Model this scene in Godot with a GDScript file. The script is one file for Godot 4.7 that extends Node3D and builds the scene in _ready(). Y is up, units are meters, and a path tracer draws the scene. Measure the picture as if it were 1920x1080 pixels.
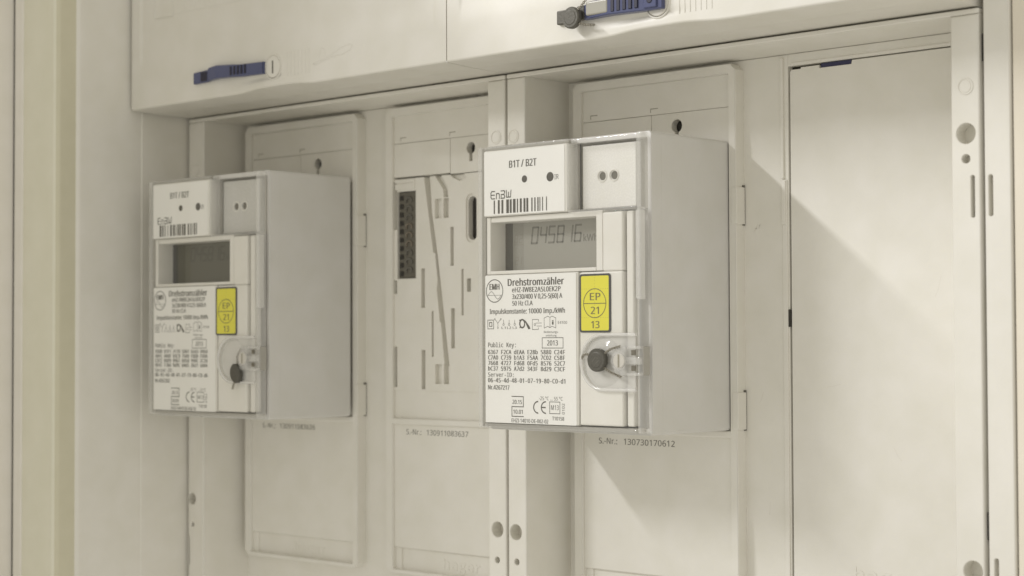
extends Node3D
# Two electricity meters in a white plastic meter cabinet. All shapes are measured in millimetres and scaled by S.
const S := 0.001
var org := Vector3.ZERO          # base of the thing being built, in mm
var M := {}
var used := {}
var fonts := {}
var rng := RandomNumberGenerator.new()

# ---------------------------------------------------------------- things and parts
func v(x: float, y: float, z: float) -> Vector3:
	return (Vector3(x, y, z) - org) * S

func thing(called: String, label: String, category: String, at: Vector3, group := "") -> Node3D:
	var o := Node3D.new()
	if used.has(called):
		o.name = "%s_%03d" % [called, used[called]]
		used[called] += 1
	else:
		o.name = called
		used[called] = 1
	add_child(o)
	org = at
	o.position = at * S
	o.set_meta("label", label)
	o.set_meta("category", category)
	if group != "":
		o.set_meta("group", group)
	return o

func begin() -> SurfaceTool:
	var st := SurfaceTool.new()
	st.begin(Mesh.PRIMITIVE_TRIANGLES)
	return st

func put(st: SurfaceTool, called: String, mat: Material, parent: Node, label := "") -> MeshInstance3D:
	var mi := MeshInstance3D.new()
	mi.name = called
	mi.mesh = st.commit()
	mi.material_override = mat
	parent.add_child(mi, true)
	if label != "":
		mi.set_meta("label", label)
	return mi

# ---------------------------------------------------------------- shapes (millimetres)
func tri(st: SurfaceTool, a: Vector3, b: Vector3, c: Vector3, na: Vector3, nb: Vector3, nc: Vector3) -> void:
	var g := (b - a).cross(c - a)
	if g.length_squared() < 1e-22:
		return
	if g.dot(na + nb + nc) > 0.0:
		var t := b
		b = c
		c = t
		t = nb
		nb = nc
		nc = t
	st.set_normal(na)
	st.add_vertex(a)
	st.set_normal(nb)
	st.add_vertex(b)
	st.set_normal(nc)
	st.add_vertex(c)

func quad(st: SurfaceTool, a: Vector3, b: Vector3, c: Vector3, d: Vector3, n: Vector3) -> void:
	tri(st, a, b, c, n, n, n)
	tri(st, a, c, d, n, n, n)

func quadn(st: SurfaceTool, a: Vector3, b: Vector3, c: Vector3, d: Vector3, na: Vector3, nb: Vector3, nc: Vector3, nd: Vector3) -> void:
	tri(st, a, b, c, na, nb, nc)
	tri(st, a, c, d, na, nc, nd)

# a box with rounded edges of radius r
func rbox(st: SurfaceTool, x0: float, x1: float, y0: float, y1: float, z0: float, z1: float, r := 0.5, fine := true) -> void:
	var lo := Vector3(x0, y0, z0)
	var hi := Vector3(x1, y1, z1)
	r = minf(r, minf(x1 - x0, minf(y1 - y0, z1 - z0)) * 0.499)
	for ax in 3:
		var ua := (ax + 1) % 3
		var wa := (ax + 2) % 3
		var us := [lo[ua], lo[ua] + r * 0.35, lo[ua] + r, hi[ua] - r, hi[ua] - r * 0.35, hi[ua]] if fine else [lo[ua], lo[ua] + r, hi[ua] - r, hi[ua]]
		var ws := [lo[wa], lo[wa] + r * 0.35, lo[wa] + r, hi[wa] - r, hi[wa] - r * 0.35, hi[wa]] if fine else [lo[wa], lo[wa] + r, hi[wa] - r, hi[wa]]
		for side in [0, 1]:
			for i in us.size() - 1:
				for j in ws.size() - 1:
					var p := []
					var n := []
					for k in [[0, 0], [1, 0], [1, 1], [0, 1]]:
						var q := Vector3.ZERO
						q[ax] = hi[ax] if side else lo[ax]
						q[ua] = us[i + k[0]]
						q[wa] = ws[j + k[1]]
						var inner := q.clamp(lo + Vector3(r, r, r), hi - Vector3(r, r, r))
						var d := (q - inner).normalized()
						var w := inner + d * r
						p.append(v(w.x, w.y, w.z))
						n.append(d)
					quadn(st, p[0], p[1], p[2], p[3], n[0], n[1], n[2], n[3])

# a shape turned round an axis parallel to z; profile is a list of Vector2(radius, z)
func lathe(st: SurfaceTool, cx: float, cy: float, profile: Array, n := 28) -> void:
	for k in profile.size() - 1:
		var a: Vector2 = profile[k]
		var b: Vector2 = profile[k + 1]
		var t := b - a
		var nn := Vector2(-t.y, t.x).normalized()   # (radial, z)
		for i in n:
			var p0 := TAU * i / n
			var p1 := TAU * (i + 1) / n
			var d0 := Vector3(cos(p0), sin(p0), 0)
			var d1 := Vector3(cos(p1), sin(p1), 0)
			var n0 := d0 * nn.x + Vector3(0, 0, nn.y)
			var n1 := d1 * nn.x + Vector3(0, 0, nn.y)
			quadn(st, v(cx + d0.x * a.x, cy + d0.y * a.x, a.y), v(cx + d1.x * a.x, cy + d1.y * a.x, a.y), v(cx + d1.x * b.x, cy + d1.y * b.x, b.y), v(cx + d0.x * b.x, cy + d0.y * b.x, b.y), n0, n1, n1, n0)

# a solid disc with a rounded front rim (profile runs inwards so that normals face out)
func disc(st: SurfaceTool, cx: float, cy: float, r: float, z0: float, z1: float, b := 0.4, n := 28) -> void:
	lathe(st, cx, cy, [Vector2(0, z1), Vector2(r - b, z1), Vector2(r - b * 0.3, z1 - b * 0.3), Vector2(r, z1 - b), Vector2(r, z0), Vector2(0, z0)], n)

func tube(st: SurfaceTool, pts: Array, r: float, n := 8, closed := false) -> void:
	var m := pts.size()
	var rings := []
	var up := Vector3(0.13, 0.21, 0.97).normalized()
	for i in m:
		var a: Vector3 = pts[(i - 1 + m) % m] if closed or i > 0 else pts[i]
		var b: Vector3 = pts[(i + 1) % m] if closed or i < m - 1 else pts[i]
		var d := (b - a).normalized()
		var s := d.cross(up).normalized()
		var w := s.cross(d)
		var ring := []
		for k in n:
			var p := TAU * k / n
			ring.append(s * cos(p) + w * sin(p))
		rings.append(ring)
	for i in (m if closed else m - 1):
		var j := (i + 1) % m
		for k in n:
			var k1 := (k + 1) % n
			var a: Vector3 = pts[i]
			var b: Vector3 = pts[j]
			var p := [a + rings[i][k] * r, a + rings[i][k1] * r, b + rings[j][k1] * r, b + rings[j][k] * r]
			quadn(st, v(p[0].x, p[0].y, p[0].z), v(p[1].x, p[1].y, p[1].z), v(p[2].x, p[2].y, p[2].z), v(p[3].x, p[3].y, p[3].z), rings[i][k], rings[i][k1], rings[j][k1], rings[j][k])
	if not closed:
		for e in [0, m - 1]:
			var c: Vector3 = pts[e]
			var o: Vector3 = pts[1] if e == 0 else pts[m - 2]
			var nn := (c - o).normalized()
			for k in n:
				var q0: Vector3 = c + rings[e][k] * r
				var q1: Vector3 = c + rings[e][(k + 1) % n] * r
				tri(st, v(c.x, c.y, c.z), v(q0.x, q0.y, q0.z), v(q1.x, q1.y, q1.z), nn, nn, nn)

# outline helpers (counter-clockwise Vector2 lists)
func round_rect(x0: float, x1: float, y0: float, y1: float, r: float, n := 4) -> Array:
	var out := []
	for c in [[x1 - r, y0 + r, -0.25], [x1 - r, y1 - r, 0.0], [x0 + r, y1 - r, 0.25], [x0 + r, y0 + r, 0.5]]:
		for i in n + 1:
			var a: float = TAU * (c[2] + 0.25 * i / n)
			out.append(Vector2(c[0] + r * cos(a), c[1] + r * sin(a)))
	return out

func circle(cx: float, cy: float, r: float, n := 24) -> Array:
	var out := []
	for i in n:
		out.append(Vector2(cx + r * cos(TAU * i / n), cy + r * sin(TAU * i / n)))
	return out

func keyhole(cx: float, cy: float, r: float, w: float, bottom: float) -> Array:
	var out := []
	var a0 := asin(w / r)
	var n := 18
	for i in n + 1:
		var a := -PI / 2 + a0 + (TAU - 2 * a0) * i / n
		out.append(Vector2(cx + r * cos(a), cy + r * sin(a)))
	out.append(Vector2(cx - w, bottom))
	out.append(Vector2(cx + w, bottom))
	return out

func grown(pts: Array, d: float) -> Array:
	var out := []
	var m := pts.size()
	for i in m:
		var a: Vector2 = pts[(i - 1 + m) % m]
		var b: Vector2 = pts[i]
		var c: Vector2 = pts[(i + 1) % m]
		var n0 := Vector2((b - a).y, -(b - a).x).normalized()
		var n1 := Vector2((c - b).y, -(c - b).x).normalized()
		var h := n0 + n1
		out.append(b + h * (d / maxf(0.35, 0.5 * h.length_squared())) * 0.5 * 1.0)
	return out

# a slab with the outline pts, its front edge bevelled
func slab(st: SurfaceTool, pts: Array, z0: float, z1: float, b := 0.4) -> void:
	var inner := grown(pts, -b) if b > 0.0 else pts
	var m := pts.size()
	var poly := PackedVector2Array(inner)
	var idx := Geometry2D.triangulate_polygon(poly)
	var f := Vector3(0, 0, 1)
	for k in range(0, idx.size(), 3):
		tri(st, v(poly[idx[k]].x, poly[idx[k]].y, z1), v(poly[idx[k + 1]].x, poly[idx[k + 1]].y, z1), v(poly[idx[k + 2]].x, poly[idx[k + 2]].y, z1), f, f, f)
	for i in m:
		var j := (i + 1) % m
		var a: Vector2 = pts[i]
		var c: Vector2 = pts[j]
		if (c - a).length() < 1e-5:
			continue
		var n2 := Vector2((c - a).y, -(c - a).x).normalized()
		var n := Vector3(n2.x, n2.y, 0)
		quad(st, v(a.x, a.y, z0), v(c.x, c.y, z0), v(c.x, c.y, z1 - b), v(a.x, a.y, z1 - b), n)
		if b > 0.0:
			quad(st, v(a.x, a.y, z1 - b), v(c.x, c.y, z1 - b), v(inner[j].x, inner[j].y, z1), v(inner[i].x, inner[i].y, z1), (n + f).normalized())

# the face of a plate pierced by holes, cut into cells of one hole each
func cells(st: SurfaceTool, x0: float, x1: float, y0: float, y1: float, z: float, holes: Array) -> void:
	var f := Vector3(0, 0, 1)
	if holes.is_empty():
		quad(st, v(x0, y0, z), v(x1, y0, z), v(x1, y1, z), v(x0, y1, z), f)
		return
	if holes.size() == 1:
		var h: Array = holes[0].pts
		var c: Vector2 = holes[0].c
		var ring := []
		for i in h.size():
			ring.append([(h[i] - c).angle(), h[i]])
		for corner in [Vector2(x0, y0), Vector2(x1, y0), Vector2(x1, y1), Vector2(x0, y1)]:
			for i in h.size():
				var hit = Geometry2D.segment_intersects_segment(c, corner, h[i], h[(i + 1) % h.size()])
				if hit != null:
					ring.append([(corner - c).angle(), hit, corner])
					break
		ring.sort_custom(func(p, q): return p[0] < q[0])
		var outer := []
		for e in ring:
			if e.size() == 3:
				outer.append(e[2])
				continue
			var d: Vector2 = (e[1] - c).normalized()
			var t := 1e9
			if absf(d.x) > 1e-9:
				t = minf(t, ((x1 if d.x > 0 else x0) - c.x) / d.x)
			if absf(d.y) > 1e-9:
				t = minf(t, ((y1 if d.y > 0 else y0) - c.y) / d.y)
			outer.append(c + d * t)
		for i in ring.size():
			var j := (i + 1) % ring.size()
			quad(st, v(ring[i][1].x, ring[i][1].y, z), v(ring[j][1].x, ring[j][1].y, z), v(outer[j].x, outer[j].y, z), v(outer[i].x, outer[i].y, z), f)
		return
	for axis in [1, 0]:
		var key: String = "y" if axis else "x"
		var hs := holes.duplicate()
		hs.sort_custom(func(p, q): return p.lo[axis] < q.lo[axis])
		var top: float = hs[0].hi[axis]
		for i in range(1, hs.size()):
			if hs[i].lo[axis] > top + 1e-4:
				var m: float = (hs[i].lo[axis] + top) / 2
				if key == "y":
					cells(st, x0, x1, y0, m, z, hs.slice(0, i))
					cells(st, x0, x1, m, y1, z, hs.slice(i))
				else:
					cells(st, x0, m, y0, y1, z, hs.slice(0, i))
					cells(st, m, x1, y0, y1, z, hs.slice(i))
				return
			top = maxf(top, hs[i].hi[axis])

# a plate with bevelled edges and holes; holes is a list of [outline, depth]
func plate(st: SurfaceTool, x0: float, x1: float, y0: float, y1: float, z0: float, z1: float, holes: Array, b := 0.6, hb := 0.35) -> void:
	var hs := []
	for h in holes:
		var big := grown(h[0], hb)
		var lo := Vector2(1e9, 1e9)
		var hi := -lo
		for p in big:
			lo = lo.min(p)
			hi = hi.max(p)
		hs.append({"pts": big, "lo": lo, "hi": hi, "c": (lo + hi) / 2})
		var m: int = h[0].size()
		var zb: float = z1 - h[1]
		for i in m:
			var j := (i + 1) % m
			var a: Vector2 = h[0][i]
			var c: Vector2 = h[0][j]
			var n := -Vector3((c - a).y, -(c - a).x, 0).normalized()
			quad(st, v(a.x, a.y, zb), v(c.x, c.y, zb), v(c.x, c.y, z1 - hb), v(a.x, a.y, z1 - hb), n)
			quad(st, v(a.x, a.y, z1 - hb), v(c.x, c.y, z1 - hb), v(big[j].x, big[j].y, z1), v(big[i].x, big[i].y, z1), (n + Vector3(0, 0, 1)).normalized())
		var poly := PackedVector2Array(h[0])
		var idx := Geometry2D.triangulate_polygon(poly)
		var f := Vector3(0, 0, 1)
		for k in range(0, idx.size(), 3):
			tri(st, v(poly[idx[k]].x, poly[idx[k]].y, zb), v(poly[idx[k + 1]].x, poly[idx[k + 1]].y, zb), v(poly[idx[k + 2]].x, poly[idx[k + 2]].y, zb), f, f, f)
	cells(st, x0 + b, x1 - b, y0 + b, y1 - b, z1, hs)
	var o := [Vector2(x0, y0), Vector2(x1, y0), Vector2(x1, y1), Vector2(x0, y1)]
	for i in 4:
		var j := (i + 1) % 4
		var a: Vector2 = o[i]
		var c: Vector2 = o[j]
		var n := Vector3((c - a).y, -(c - a).x, 0).normalized()
		quad(st, v(a.x, a.y, z0), v(c.x, c.y, z0), v(c.x, c.y, z1 - b), v(a.x, a.y, z1 - b), n)
		var ai := a.clamp(Vector2(x0 + b, y0 + b), Vector2(x1 - b, y1 - b))
		var ci := c.clamp(Vector2(x0 + b, y0 + b), Vector2(x1 - b, y1 - b))
		quadn(st, v(a.x, a.y, z1 - b), v(c.x, c.y, z1 - b), v(ci.x, ci.y, z1), v(ai.x, ai.y, z1), n, n, Vector3(0, 0, 1), Vector3(0, 0, 1))
	quad(st, v(x0, y0, z0), v(x1, y0, z0), v(x1, y1, z0), v(x0, y1, z0), Vector3(0, 0, -1))

# a flat frame between two outlines of the same number of points
func ring(st: SurfaceTool, outer: Array, inner: Array, z0: float, z1: float, b := 0.6) -> void:
	var m := outer.size()
	var oi := grown(outer, -b)
	var ii := grown(inner, b)
	var f := Vector3(0, 0, 1)
	for i in m:
		var j := (i + 1) % m
		var n := Vector3((outer[j] - outer[i]).y, -(outer[j] - outer[i]).x, 0).normalized()
		var k := -Vector3((inner[j] - inner[i]).y, -(inner[j] - inner[i]).x, 0).normalized()
		quad(st, v(oi[i].x, oi[i].y, z1), v(oi[j].x, oi[j].y, z1), v(ii[j].x, ii[j].y, z1), v(ii[i].x, ii[i].y, z1), f)
		quad(st, v(outer[i].x, outer[i].y, z0), v(outer[j].x, outer[j].y, z0), v(outer[j].x, outer[j].y, z1 - b), v(outer[i].x, outer[i].y, z1 - b), n)
		quadn(st, v(outer[i].x, outer[i].y, z1 - b), v(outer[j].x, outer[j].y, z1 - b), v(oi[j].x, oi[j].y, z1), v(oi[i].x, oi[i].y, z1), n, n, f, f)
		if k.length() > 0.5:
			quad(st, v(inner[i].x, inner[i].y, z0), v(inner[j].x, inner[j].y, z0), v(inner[j].x, inner[j].y, z1 - b), v(inner[i].x, inner[i].y, z1 - b), k)
			quadn(st, v(inner[i].x, inner[i].y, z1 - b), v(inner[j].x, inner[j].y, z1 - b), v(ii[j].x, ii[j].y, z1), v(ii[i].x, ii[i].y, z1), k, k, f, f)

# ---------------------------------------------------------------- flat print
func rect(st: SurfaceTool, x0: float, x1: float, y0: float, y1: float, z: float) -> void:
	quad(st, v(x0, y0, z), v(x1, y0, z), v(x1, y1, z), v(x0, y1, z), Vector3(0, 0, 1))

func stroke(st: SurfaceTool, pts: Array, w: float, z: float, closed := false) -> void:
	var m := pts.size()
	for i in (m if closed else m - 1):
		var a: Vector2 = pts[i]
		var c: Vector2 = pts[(i + 1) % m]
		var d := (c - a).normalized()
		var n := Vector2(-d.y, d.x) * w * 0.5
		var e := d * w * 0.5
		var p := [a - e + n, c + e + n, c + e - n, a - e - n]
		quad(st, v(p[0].x, p[0].y, z), v(p[1].x, p[1].y, z), v(p[2].x, p[2].y, z), v(p[3].x, p[3].y, z), Vector3(0, 0, 1))

func hoop(st: SurfaceTool, cx: float, cy: float, rx: float, ry: float, w: float, z: float, a0 := 0.0, a1 := TAU, n := 36) -> void:
	for i in n:
		var p := []
		for k in [[i, 1], [i + 1, 1], [i + 1, 0], [i, 0]]:
			var a: float = a0 + (a1 - a0) * k[0] / n
			var s: float = w / 2 if k[1] else -w / 2
			p.append(v(cx + (rx + s) * cos(a), cy + (ry + s) * sin(a), z))
		quad(st, p[0], p[1], p[2], p[3], Vector3(0, 0, 1))

func fan(st: SurfaceTool, pts: Array, z: float) -> void:
	var poly := PackedVector2Array(pts)
	var idx := Geometry2D.triangulate_polygon(poly)
	var f := Vector3(0, 0, 1)
	for k in range(0, idx.size(), 3):
		tri(st, v(poly[idx[k]].x, poly[idx[k]].y, z), v(poly[idx[k + 1]].x, poly[idx[k + 1]].y, z), v(poly[idx[k + 2]].x, poly[idx[k + 2]].y, z), f, f, f)

func font(kind: String) -> SystemFont:
	if not fonts.has(kind):
		var f := SystemFont.new()
		f.font_names = PackedStringArray(["Droid Sans Mono" if kind == "mono" else "Droid Sans"])
		if kind == "bold":
			f.font_weight = 700
		fonts[kind] = f
	return fonts[kind]

func letters(s: String, kind: String, depth := 0.0) -> TextMesh:
	var t := TextMesh.new()
	t.font = font(kind)
	t.font_size = 64
	t.pixel_size = 0.01
	t.depth = depth
	t.curve_step = 1.5
	t.text = s
	return t

# text that fills x0..x1, with capitals from y0 to y1; upright turns it a quarter to the left (then x0..x1 is its height)
func write(st: SurfaceTool, s: String, x0: float, x1: float, y0: float, y1: float, z: float, kind := "sans", upright := false, depth := 0.0, heavy := 0.0) -> void:
	var h := letters("H", kind).get_aabb()
	var t := letters(s, kind, 0.0)
	var a := t.get_aabb()
	var arrays := t.get_mesh_arrays()
	var vs: PackedVector3Array = arrays[Mesh.ARRAY_VERTEX]
	var ix: PackedInt32Array = arrays[Mesh.ARRAY_INDEX]
	var run := (y1 - y0) if upright else (x1 - x0)
	var cap := (x1 - x0) if upright else (y1 - y0)
	var f := Vector3(0, 0, 1)
	for off in ([Vector2.ZERO] if heavy == 0.0 else [Vector2(-heavy, 0), Vector2(heavy, 0)]):
		var zz: float = z + (0.02 if off.x > 0 else 0.0)
		var q := PackedVector3Array()
		for p in vs:
			var u: float = (p.x - a.position.x) / a.size.x * run
			var w: float = (p.y - h.position.y) / h.size.y * cap
			q.append(v(x1 - w, y0 + u, zz) if upright else v(x0 + u + off.x, y0 + w, zz))
		for k in range(0, ix.size(), 3):
			tri(st, q[ix[k]], q[ix[k + 1]], q[ix[k + 2]], f, f, f)
	if depth > 0.0:   # raised letters: side walls as well
		pass

# raised lettering as a mesh of its own depth
func emboss(st: SurfaceTool, s: String, x0: float, x1: float, y0: float, y1: float, z: float, depth: float, kind := "bold") -> void:
	var h := letters("H", kind).get_aabb()
	var t := letters(s, kind, 0.1)
	var a := t.get_aabb()
	var sx := (x1 - x0) / a.size.x * S
	var sy := (y1 - y0) / h.size.y * S
	var sz := depth / 0.1 * S
	var o := v(x0, y0, z) + Vector3(-a.position.x * sx, -h.position.y * sy, 0)
	st.append_from(t, 0, Transform3D(Basis(Vector3(sx, 0, 0), Vector3(0, sy, 0), Vector3(0, 0, sz)), o))

# ---------------------------------------------------------------- materials
func plain(c: Color, rough := 0.5, metal := 0.0, spec := 0.5) -> StandardMaterial3D:
	var m := StandardMaterial3D.new()
	m.albedo_color = c
	m.roughness = rough
	m.metallic = metal
	m.metallic_specular = spec
	return m

func grain_texture(freq: float, lo: float, sd: int) -> NoiseTexture2D:
	var n := FastNoiseLite.new()
	n.seed = sd
	n.noise_type = FastNoiseLite.TYPE_SIMPLEX_SMOOTH
	n.frequency = freq
	n.fractal_octaves = 4
	var t := NoiseTexture2D.new()
	t.width = 512
	t.height = 512
	t.seamless = true
	t.noise = n
	var g := Gradient.new()
	g.set_color(0, Color(lo, lo, lo * 0.985))
	g.set_color(1, Color(1, 1, 1))
	t.color_ramp = g
	return t

func moulded(c: Color, rough: float, tex: Texture2D, rtex: Texture2D, bump := 0.0, spec := 0.5) -> StandardMaterial3D:
	var m := plain(c, rough, 0.0, spec)
	m.albedo_texture = tex
	m.roughness_texture = rtex
	m.uv1_triplanar = true
	m.uv1_world_triplanar = true
	m.uv1_scale = Vector3(9, 9, 9)
	if bump > 0.0:
		m.heightmap_enabled = true
		m.heightmap_texture = rtex
		m.heightmap_scale = bump
	return m

func clear(c: Color, alpha: float, rough := 0.05, solid := true) -> StandardMaterial3D:
	var m := plain(Color(c.r, c.g, c.b, alpha), rough)
	m.transparency = BaseMaterial3D.TRANSPARENCY_ALPHA
	if solid:
		m.refraction_enabled = true
		m.refraction_scale = 0.049
	return m

func make_materials() -> void:
	var mott := grain_texture(0.007, 0.970, 3)
	var fine := grain_texture(0.18, 0.80, 8)
	M.plastic = moulded(Color(0.907, 0.896, 0.868), 0.48, mott, fine, 0.004)
	M.hatch = moulded(Color(0.880, 0.868, 0.838), 0.50, mott, fine, 0.004)
	M.shell = moulded(Color(0.850, 0.844, 0.834), 0.45, mott, fine, 0.012)
	M.face = moulded(Color(0.92, 0.91, 0.885), 0.4, mott, fine)
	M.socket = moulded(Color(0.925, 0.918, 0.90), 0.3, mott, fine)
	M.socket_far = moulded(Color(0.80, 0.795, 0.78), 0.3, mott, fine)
	for m in [M.socket, M.socket_far]:
		m.clearcoat_enabled = true
		m.clearcoat = 0.6
		m.clearcoat_roughness = 0.1
	M.paper = plain(Color(0.945, 0.94, 0.92), 0.6)
	M.print = plain(Color(0.30, 0.285, 0.25), 0.8)
	M.faded = plain(Color(0.42, 0.41, 0.38), 0.8)
	M.edge = plain(Color(0.60, 0.585, 0.54), 0.5)  # grey that paints the shade of the gaps in the meter cover
	M.scuff = plain(Color(0.862, 0.846, 0.806), 0.3)
	M.seam = plain(Color(0.60, 0.58, 0.52), 0.8)
	M.black = plain(Color(0.16, 0.155, 0.16), 0.6)
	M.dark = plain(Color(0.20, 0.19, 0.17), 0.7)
	M.yellow = plain(Color(0.90, 0.87, 0.14), 0.45)
	M.olive = plain(Color(0.40, 0.36, 0.17), 0.6)
	M.blue = moulded(Color(0.315, 0.337, 0.475), 0.25, mott, fine)
	M.navy = plain(Color(0.13, 0.13, 0.21), 0.5)
	M.lead = moulded(Color(0.40, 0.39, 0.36), 0.55, fine, fine, 0.03)
	M.lead.metallic = 0.25
	M.wire = plain(Color(0.62, 0.60, 0.55), 0.35, 0.7)
	M.lcd = plain(Color(0.615, 0.605, 0.565), 0.35)
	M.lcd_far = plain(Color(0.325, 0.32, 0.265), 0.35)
	M.lcd_edge = plain(Color(0.30, 0.285, 0.24), 0.5)
	M.segment = plain(Color(0.475, 0.465, 0.425), 0.5)
	M.segment_faint = plain(Color(0.545, 0.53, 0.48), 0.5)
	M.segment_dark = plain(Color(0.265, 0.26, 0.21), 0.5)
	M.copper = plain(Color(0.52, 0.49, 0.44), 0.35, 0.6)
	M.clear = clear(Color(0.93, 0.925, 0.91), 0.24, 0.06, false)
	M.milky = clear(Color(0.93, 0.925, 0.91), 0.5, 0.1, false)
	M.pane = clear(Color(0.97, 0.97, 0.95), 0.04, 0.03, false)
	M.steel = moulded(Color(0.80, 0.765, 0.67), 0.5, mott, fine)
	M.cream_steel = moulded(Color(0.90, 0.89, 0.825), 0.5, mott, fine)
	M.olive_steel = moulded(Color(0.83, 0.812, 0.725), 0.55, mott, fine)
	M.door = moulded(Color(0.935, 0.92, 0.895), 0.45, mott, fine)
	M.wall = moulded(Color(0.915, 0.885, 0.83), 0.7, mott, fine, 0.02)

# ---------------------------------------------------------------- the meters
func seven(st: SurfaceTool, ch: String, x: float, y: float, w: float, h: float, t: float, z: float, lean := 0.10) -> void:
	var on: String = {"0": "abcdef", "1": "bc", "2": "abged", "4": "fgbc", "5": "afgcd", "6": "afgedc", "8": "abcdefg", "7": "abc", "9": "abcdfg"}[ch]
	var g := t * 0.35
	var segs := {
		"a": [Vector2(g, h), Vector2(w - g, h)], "g": [Vector2(g, h / 2), Vector2(w - g, h / 2)], "d": [Vector2(g, 0), Vector2(w - g, 0)],
		"f": [Vector2(0, h / 2 + g), Vector2(0, h - g)], "b": [Vector2(w, h / 2 + g), Vector2(w, h - g)],
		"e": [Vector2(0, g), Vector2(0, h / 2 - g)], "c": [Vector2(w, g), Vector2(w, h / 2 - g)]}
	for s in on:
		var a: Vector2 = segs[s][0]
		var c: Vector2 = segs[s][1]
		var pa := Vector2(x + a.x + a.y * lean, y + a.y)
		var pc := Vector2(x + c.x + c.y * lean, y + c.y)
		stroke(st, [pa, pc], t, z)

func twist(st: SurfaceTool, pts: Array, r: float, pitch: float, wire: float) -> void:
	# two strands wound round a line
	var c := Curve3D.new()
	c.bake_interval = 0.3
	for p in pts:
		c.add_point(p)
	var length := c.get_baked_length()
	for s in 2:
		var line := []
		var n := int(length / 0.28)
		for i in n + 1:
			var d := length * i / n
			var p := c.sample_baked(d)
			var q := c.sample_baked(minf(d + 0.05, length)) - c.sample_baked(maxf(d - 0.05, 0))
			var t := q.normalized()
			var side := t.cross(Vector3(0, 0, 1)).normalized()
			var up := side.cross(t)
			var a := d / pitch * TAU + PI * s
			line.append(p + (side * cos(a) + up * sin(a)) * r)
		tube(st, line, wire, 5)

func lead_seal(label: String, cx: float, cy: float, zc: float, r: float, wires: Array, group: String, tilt := 0.0, squash := 1.0) -> void:
	var t := thing("lead_seal", label, "seal", Vector3(cx, cy - r, zc), group)
	var st := begin()
	var nn := 30
	var prof := [Vector2(0, zc + 1.7), Vector2(r * 0.62, zc + 1.7), Vector2(r * 0.70, zc + 1.5), Vector2(r * 0.9, zc + 1.5), Vector2(r, zc + 0.9), Vector2(r, zc - 0.9), Vector2(r * 0.9, zc - 1.5), Vector2(0, zc - 1.6)]
	lathe(st, cx, cy, prof, nn)
	var body := put(st, "seal_disc", M.lead, t)
	if squash != 1.0:
		body.transform = Transform3D(Basis.from_euler(Vector3(0, 0, tilt)), Vector3.ZERO) * Transform3D(Basis.from_scale(Vector3(squash, 1.08, 1)), Vector3.ZERO)
		body.position += Vector3(0, r * S, 0) - body.transform.basis * Vector3(0, r * S, 0)
	st = begin()
	stroke(st, [Vector2(cx - 1.6, cy - 0.6), Vector2(cx - 0.2, cy + 1.2)], 0.45, zc + 1.72)
	stroke(st, [Vector2(cx + 0.4, cy - 1.3), Vector2(cx + 1.9, cy - 0.2)], 0.4, zc + 1.72)
	if squash == 1.0:
		put(st, "stamp_mark", M.faded, body)
	for w in wires:
		st = begin()
		twist(st, w, 0.42, 2.6, 0.26)
		put(st, "sealing_wire", M.wire, t)

func card_print_top(card: Node, z: float, far: bool) -> void:
	var st := begin()
	write(st, "B1T / B2T", 21.2, 38.5, 123.9, 127.3, z, "sans", false, 0.0, 0.12)
	hoop(st, 30.9, 118.0, 0.85, 0.85, 1.7, z)
	hoop(st, 47.0, 118.0, 1.1, 1.1, 2.2, z)
	write(st, "IR", 49.7, 52.3, 116.6, 118.9, z)
	# the letters of the supplier's name, drawn with a pen of even width
	var x := 9.2
	var k := 3.5
	var y := 109.7
	stroke(st, [Vector2(x + 2.5, y + k), Vector2(x + 0.6, y + k), Vector2(x, y + k - 0.7), Vector2(x, y + 0.7), Vector2(x + 0.6, y), Vector2(x + 2.5, y)], 0.5, z)
	stroke(st, [Vector2(x, y + k * 0.5), Vector2(x + 2.3, y + k * 0.5)], 0.5, z)
	stroke(st, [Vector2(x + 3.6, y), Vector2(x + 3.6, y + 2.4), Vector2(x + 5.0, y + 2.4), Vector2(x + 5.5, y + 1.9), Vector2(x + 5.5, y)], 0.5, z)
	stroke(st, [Vector2(x + 6.6, y + k), Vector2(x + 8.6, y + k), Vector2(x + 9.0, y + k - 0.5), Vector2(x + 8.5, y + k * 0.5), Vector2(x + 9.1, y + 0.6), Vector2(x + 8.6, y), Vector2(x + 6.6, y)], 0.5, z)
	stroke(st, [Vector2(x + 6.7, y), Vector2(x + 6.7, y + k * 0.5)], 0.4, z + 0.01)
	stroke(st, [Vector2(x + 6.9, y + k * 0.5), Vector2(x + 8.5, y + k * 0.5)], 0.5, z)
	stroke(st, [Vector2(x + 10.0, y + k), Vector2(x + 10.2, y + 0.3), Vector2(x + 11.3, y + 0.3), Vector2(x + 11.5, y + 2.6)], 0.5, z)
	stroke(st, [Vector2(x + 11.5, y + 0.3), Vector2(x + 12.7, y + 0.3), Vector2(x + 13.1, y + k)], 0.5, z)
	# bar code
	rng.seed = 71 if far else 29
	var bx := 11.0
	var widths := [0.55, 0.8, 1.25, 1.7]
	while bx < 45.6:
		var w: float = widths[rng.randi() % 4]
		rect(st, bx, minf(bx + w, 46.4), 102.4, 108.9, z)
		bx += w + [0.55, 0.8, 1.1, 1.9][rng.randi() % 4]
	put(st, "lettering", M.print, card)

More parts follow.
